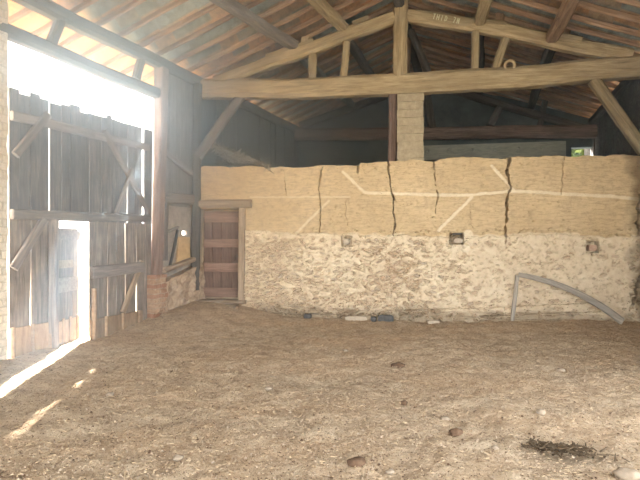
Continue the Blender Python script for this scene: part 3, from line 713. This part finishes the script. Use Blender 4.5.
# ajar wicket
H = LP(LD(52.5), 0, .02); ph = math.radians(19); uu = Vector((.385, .923, 0)); oo_ = Vector((-.923, .385, 0))
wd = uu * math.cos(ph) + oo_ * math.sin(ph); wn = oo_ * math.cos(ph) - uu * math.sin(ph)
wk = bpy.data.objects.new('wicket_door', None); wk.location = H - gl.location; link(wk, gl, label='narrow wicket door standing ajar')
WKW = .70
def wbox(mb, s0, s1, z0, z1, o0, o1, s0t=None, s1t=None):
    s0t = s0 if s0t is None else s0t; s1t = s1 if s1t is None else s1t; f_ = lambda s, z, o: wd * s + wn * o + Vector((0, 0, z))
    mb.hexa([f_(s0, z0, o0), f_(s1, z0, o0), f_(s1, z0, o1), f_(s0, z0, o1), f_(s0t, z1, o0), f_(s1t, z1, o0), f_(s1t, z1, o1), f_(s0t, z1, o1)])
mb = MB()
for s0, s1 in ((0, .17), (.175, .36), (.365, .52), (.53, WKW)): wbox(mb, s0, s1, .0, 1.78, 0, .026, s0, s1 - random.uniform(0, .008))
mb.build('boarding', M_glow, wk)
for z0, z1, s1, m_ in ((1.60, 1.74, WKW, M_gatex), (1.17, 1.29, .50, M_frame), (.80, 1.02, WKW - .05, M_gatex)):
    mb = MB(); wbox(mb, 0.02, s1, z0, z1, -.035, 0); mb.build('rail', m_, wk)
mb = MB(); wbox(mb, 0, WKW, -.03, .36, -.025, 0); mb.build('kick_board', M_kick, wk)
for s_ in (.06, .22, .40, .6):
    mb = MB(); wbox(mb, s_, s_ + .05, -.03, .40, -.045, -.025); mb.build('batten', M_kick, wk)
gr = empty('barn_gate', LP(LD(92), 0), label='right leaf of the tall boarded barn gate, with crossed braces', cat='gate', group='leaves of the barn gate')
mb = MB(); planks(mb, [(90, 96, 89.3, 90.9), (96.2, 101.4, 91.3, 101.4), (102, 107, 102, 107), (107.2, 111.6, 107.2, 111.7), (112.1, 116.4, 112.1, 116.6), (116.6, 121.6, 116.7, 121.6), (122.2, 127.1, 122.0, 127.6), (128.4, 134.3, 128.3, 134.2), (134.6, 142.2, 134.6, 142.0), (144.6, 151.5, 144.4, 152.5)], 1.9, 3.66)
local(mb, 'upper_boarding', M_gate, gr)
mb = MB(); planks(mb, [(90, 98.5, 90, 98.6), (98.8, 107, 98.8, 107.6), (108.2, 116, 107.9, 116.2), (116.4, 124.6, 116.4, 124.4), (125.4, 135.4, 125.8, 136), (137.4, 145.2, 136.3, 145.2), (145.7, 150.8, 145.9, 151.5)], .05, 1.9)
local(mb, 'lower_boarding', M_glow, gr)
lbeam('rail', 88, 1.97, 146, 1.99, .09, .13, M_gatex, gr); lbeam('rail', 90, 3.29, 146, 3.30, .07, .12, M_gatex, gr)
lbeam('rail', 89, 1.09, 140, 1.12, .08, .20, M_gatex, gr)
lbeam('brace', 101, 3.4, 146, 2.1, .06, .10, M_gatex, gr, o=-.07); lbeam('brace', 112, 2.05, 129, 2.85, .05, .07, M_gatex, gr, o=-.09)
lbeam('brace', 120, .36, 139, 1.22, .06, .10, M_frame, gr, o=-.07)
mb = MB(); planks(mb, [(89, 103.4, 89, 103.4), (103.8, 120.6, 103.8, 120.6), (121, 136, 121, 136), (136.3, 141, 136.3, 141)], -.06, .32, -.045); local(mb, 'kick_board', M_kick, gr)
for px in (103.5, 120.5, 136): lbeam('batten', px, -.06, px, .34, .03, .045, M_kick, gr, o=-.065, up=(1, 0, 0))
lbeam('batten', 91.5, -.06, 91.5, .82, .06, .07, M_kick, gr, o=-.05, up=(1, 0, 0))

# ------------------------------------------------------------------ the small plank door in the earth wall
dr = empty('door_1', T3(220, 300, 0), kind='structure', label='small brown plank door with three ledges in the earth wall')
def wp_box(mb, x0, y0, x1, y1, o0, o1):
    a0, b1 = WU(x0, y0); a1, b0 = WU(x1, y1)
    mb.hexa([WP(a0, b0, o0), WP(a1, b0, o0), WP(a1, b0, o1), WP(a0, b0, o1), WP(a0, b1, o0), WP(a1, b1, o0), WP(a1, b1, o1), WP(a0, b1, o1)])
mb = MB()
for x0, x1 in ((201.5, 210), (210.4, 219.2), (219.6, 229), (229.4, 238.6)): wp_box(mb, x0, 211, x1, 298, -.17, -.13)
local(mb, 'door_boards', M_door, dr)
for y0, y1 in ((212.5, 222.5), (239, 247.5), (263, 272), (288, 297.5)):
    u0_, z0_ = WU(202, (y0 + y1) / 2); u1_, _ = WU(238.5, 240)
    beam('door_ledge', WP(u0_, z0_, -.11), WP(u1_, z0_, -.11), .04, (y1 - y0) / 480 * 10, M_doorx, dr, rough=.004, rnd=.1)
for x0, x1 in ((194.5, 200.5), (239.3, 245)):
    beam('door_jamb', T3((x0 + x1) / 2, 302, -.0), T3((x0 + x1) / 2 + .6, 208, -.0), .13, .18, M_frame, dr, up=WN, rough=.012, rnd=.12)
beam('door_lintel', T3(190, 204.5, .01), T3(252, 203.5, .01), .20, .17, M_frame, dr, rough=.015)
beam('door_sill', T3(192, 300.5, .05), T3(247, 301.5, .05), .26, .07, M_frame, dr, rough=.015)
mb = MB(); mb.box(T3(233, 258, -.10), .03, .03, .10); local(mb, 'latch', M_iron, dr)
beam('loose_board', T3(194, 304, .28), T3(242, 306, .32), .16, .05, M_frame, label='weathered board lying on the dirt before the small door', cat='board')

# ------------------------------------------------------------------ stones, bricks, props
def stone_obj(name, c, sx, sy, sz, mat, seed, box=False, parent=None, rz=0, **kw):
    bm = bmesh.new()
    if box:
        bmesh.ops.create_cube(bm, size=2); bmesh.ops.bevel(bm, geom=bm.edges[:], offset=.18, segments=2, affect='EDGES'); bmesh.ops.subdivide_edges(bm, edges=bm.edges[:], cuts=1, use_grid_fill=True)
    else: bmesh.ops.create_icosphere(bm, subdivisions=3, radius=1)
    for v_ in bm.verts:
        n_ = noise.fractal(v_.co * (1.3 if not box else 1.0) + Vector((seed * 7.3, 0, 0)), 1, 2, 3) * (.28 if not box else .08)
        v_.co += v_.co.normalized() * n_; v_.co = Vector((v_.co.x * sx / 2, v_.co.y * sy / 2, v_.co.z * sz / 2))
    me = bpy.data.meshes.new(name); bm.to_mesh(me); bm.free(); me.materials.append(mat)
    if not box: me.polygons.foreach_set('use_smooth', [True] * len(me.polygons))
    o = bpy.data.objects.new(name, me); o.location = c; o.rotation_euler = (0, 0, rz); return link(o, parent, **kw)
stone_obj('brick', T3(458.0, 240.8, .0), .16, .10, .085, M_stone, 1, True, rz=-.18, label='pale brick in the black square hole with white plaster round it', cat='brick')
stone_obj('brick', T3(592.5, 248, -.05), .13, .16, .11, M_bricks, 2, True, rz=-.18, label='pinkish brick set in the right-hand hole of the wall', cat='brick')
stone_obj('stone', T3(346.5, 241.5, -.01), .17, .14, .13, M_stone, 3, label='pale round stone sticking out high in the rubble base', cat='stone')
stone_obj('stone', T3(457, 234.0, .01), .17, .12, .03, M_dstone, 13, True, rz=-.18, label='thin dark slab over the black square hole', cat='stone')
def gp(px, py, lift=0.0):
    for it in range(12):
        z = floor_z(*( (px - 320) / 480 * dd, dd)) if it else 0; dd = (1.6 - z) * 480 / (py - 240)
    return Vector(((px - 320) / 480 * dd, dd, z + lift))
for px, sx, sz, m_, lb in ((386, .30, .13, M_dstone, 'dark blue-grey block at the foot of the wall'), (374, .10, .09, M_dstone, 'small black stone left of the dark block at the wall foot'), (357, .42, .10, M_stone, 'long tan stone at the foot of the wall, left of the black one'), (309, .14, .10, M_dstone, 'small dark stone far left along the wall foot'), (433, .22, .06, M_stone, 'flat pale stone along the wall foot right of the dark block')):
    p = T3(px, 317, .12); p.z = floor_z(p.x, p.y) + sz * .35
    stone_obj('stone', p, sx, .16, sz, m_, px, True, rz=-.18, label=lb, cat='stone')
for px, py, sx, sz, m_, lb in ((445, 420, .09, .035, M_fstone, 'flat pale stone on the dirt in the middle of the right half'), (541, 414, .09, .05, M_fstone, 'round pale stone on the dirt behind the twig heap'), (357, 464, .13, .05, M_clod, 'dark clod near the bottom of the picture, right of centre'),
        (561, 371, .12, .04, M_fstone, 'pale flat stone far right on the dirt, midway to the wall'), (404, 404, .07, .04, M_clod, 'small dark clod in front of the larger far clod'), (398, 367, .18, .06, M_clod, 'wide dark clod on the dirt below the wall crack'), (456, 434, .11, .05, M_clod, 'dark clod left of the twig heap'),
        (628, 477, .17, .06, M_fstone, 'large pale stone in the bottom right corner'), (178, 459, .08, .03, M_fstone, 'small pale stone in the left foreground'), (390, 473, .06, .03, M_fstone, 'tiny pale stone right of the foreground clod'), (268, 389, .08, .03, M_fstone, 'pale chip-shaped stone left of the hollow'), (495, 449, .06, .03, M_fstone, 'tiny pale stone between clod and twig heap'), (345, 351, .08, .03, M_fstone, 'pale stone on the dirt close to the wall'), (110, 395, .09, .03, M_fstone, 'pale stone beside the streak of sunlight')):
    stone_obj('stone', gp(px, py, sz * .25), sx, sx * .8, sz * 1.3, m_, px, label=lb, cat='stone')
# leaning prop and curved pole
pp = gp(512, 321); beam('prop_post', pp - Vector((0, 0, .05)), T3(516, 275, .10), .075, .06, M_grey, label='short grey post leaning on the wall, under the end of the pole', cat='post', rough=.012, up=(1, 0, 0))
a = T3(516.5, 274, .15); b = T3(614, 317, .34); b.z = floor_z(b.x, b.y) + .04
beam('curved_pole', a, b, .06, .085, M_grey, label='long bowed grey pole resting on the short post and the ground', cat='pole', bend=.13, rough=.012, taper=1.5)
# twig heap
r = random.Random(5); tc = gp(562, 452); vs = []; fs = []
for i in range(240):
    k = r.gauss(0, .7); p = tc + Vector((k * .18 + r.gauss(0, .03), -k * .06 + r.gauss(0, .035), r.uniform(0, .05) + .0)); a = Vector((r.gauss(.6, .6), r.gauss(-.2, .5), r.gauss(0, .15))).normalized() * r.uniform(.012, .05)
    sd = a.orthogonal().normalized() * r.uniform(.002, .009); s2 = a.cross(sd).normalized() * sd.length
    n0 = len(vs); vs += [p - a + q for q in (sd, s2, -sd, -s2)] + [p + a + q * .6 for q in (sd, s2, -sd, -s2)]
    fs += [(n0, n0 + 1, n0 + 5, n0 + 4), (n0 + 1, n0 + 2, n0 + 6, n0 + 5), (n0 + 2, n0 + 3, n0 + 7, n0 + 6), (n0 + 3, n0, n0 + 4, n0 + 7)]
mesh_obj('twig_heap', vs, fs, M_twig, kind='stuff', label='small heap of dark twigs on the dirt at lower right', cat='twigs')

# ------------------------------------------------------------------ litter on the dirt: straw bits, chips, grit
r = random.Random(21)
def litter(name, n, mk, mat, **kw):
    vs = []; fs = []
    for i in range(n):
        d = 2.9 + 6.6 * r.random() ** 1.15; x = r.uniform(-.70, .70) * d
        if x < LX(d) + .25 : continue
        z = floor_z(x, d) ; mk(vs, fs, x, d, z)
    mesh_obj(name, vs, fs, mat, kind='stuff', **kw)
def mk_straw(vs, fs, x, y, z):
    a = r.uniform(0, math.pi); l = r.uniform(.005, .018) * (1 if r.random() < .96 else 2.4); w_ = r.uniform(.001, .0028); c = Vector((math.cos(a), math.sin(a), r.uniform(-.2, .2))); s_ = Vector((-c.y, c.x, 0)); p = Vector((x, y, z + .012))
    n0 = len(vs); vs += [p - c * l - s_ * w_, p + c * l - s_ * w_, p + c * l + s_ * w_, p - c * l + s_ * w_, p + Vector((0, 0, .006))]; fs += [(n0, n0 + 1, n0 + 4), (n0 + 1, n0 + 2, n0 + 4), (n0 + 2, n0 + 3, n0 + 4), (n0 + 3, n0, n0 + 4)]
def mk_grit(vs, fs, x, y, z):
    R = r.uniform(.003, .008) * (1 if r.random() < .95 else 1.8); n0 = len(vs); p = Vector((x, y, z + .006)); an = r.random() * 6
    for k in range(5): q = R * r.uniform(.7, 1.3); vs.append(p + Vector((math.cos(an + k * 1.257) * q, math.sin(an + k * 1.257) * q, 0)))
    vs.append(p + Vector((0, 0, R * .9)))
    for k in range(5): fs.append((n0 + k, n0 + (k + 1) % 5, n0 + 5))
litter('straw_litter', 8000, mk_straw, M_straw, label='scattered bits of straw over the dirt floor', cat='straw')
litter('grit', 14000, mk_grit, M_grit, label='small pale grit scattered over the dirt floor', cat='grit')
litter('clods', 9000, mk_grit, M_clod, label='small dark crumbs of earth over the dirt floor', cat='soil crumbs')

# ------------------------------------------------------------------ thin dusty haze inside the barn
if HAZE:
    mb = MB(); z0, z1 = -.1, 6.6
    pts = [(LX(1.2) + .05, 1.2), (6.2, 1.2), (7.6, 14.3), (LX(14.8) + .05, 14.8)]
    mb.hexa([(x, y, z0) for x, y in pts] + [(x, y, z1) for x, y in pts])
    m = bpy.data.materials.new('dusty_haze'); m.use_nodes = True; nt = m.node_tree; nt.nodes.clear()
    out = nt.nodes.new('ShaderNodeOutputMaterial'); vsn = nt.nodes.new('ShaderNodeVolumeScatter')
    vsn.inputs['Color'].default_value = (.56, .77, 1.0, 1); vsn.inputs['Anisotropy'].default_value = .7
    tcn = nt.nodes.new('ShaderNodeTexCoord'); dt = nt.nodes.new('ShaderNodeVectorMath'); dt.operation = 'DOT_PRODUCT'; dt.inputs[1].default_value = (.923, -.385, 0)
    mr = nt.nodes.new('ShaderNodeMapRange'); mr.interpolation_type = 'SMOOTHSTEP'; mr.inputs[1].default_value = -6.38; mr.inputs[2].default_value = -1.6; mr.inputs[3].default_value = HAZE; mr.inputs[4].default_value = HAZE * .03
    nt.links.new(tcn.outputs['Object'], dt.inputs[0]); nt.links.new(dt.outputs['Value'], mr.inputs[0]); sz_ = nt.nodes.new('ShaderNodeSeparateXYZ'); nt.links.new(tcn.outputs['Object'], sz_.inputs[0])
    mz = nt.nodes.new('ShaderNodeMapRange'); mz.interpolation_type = 'SMOOTHSTEP'; mz.inputs[1].default_value = 1.0; mz.inputs[2].default_value = 3.2; mz.inputs[3].default_value = .22; mz.inputs[4].default_value = 1.0
    mu = nt.nodes.new('ShaderNodeMath'); mu.operation = 'MULTIPLY'; nt.links.new(sz_.outputs['Z'], mz.inputs[0])
    nt.links.new(mr.outputs[0], mu.inputs[0]); nt.links.new(mz.outputs[0], mu.inputs[1]); nt.links.new(mu.outputs[0], vsn.inputs['Density'])
    nt.links.new(vsn.outputs[0], out.inputs['Volume'])
    mb.build('haze', m, kind='stuff', label='thin bluish dust haze filling the air of the barn', cat='haze')
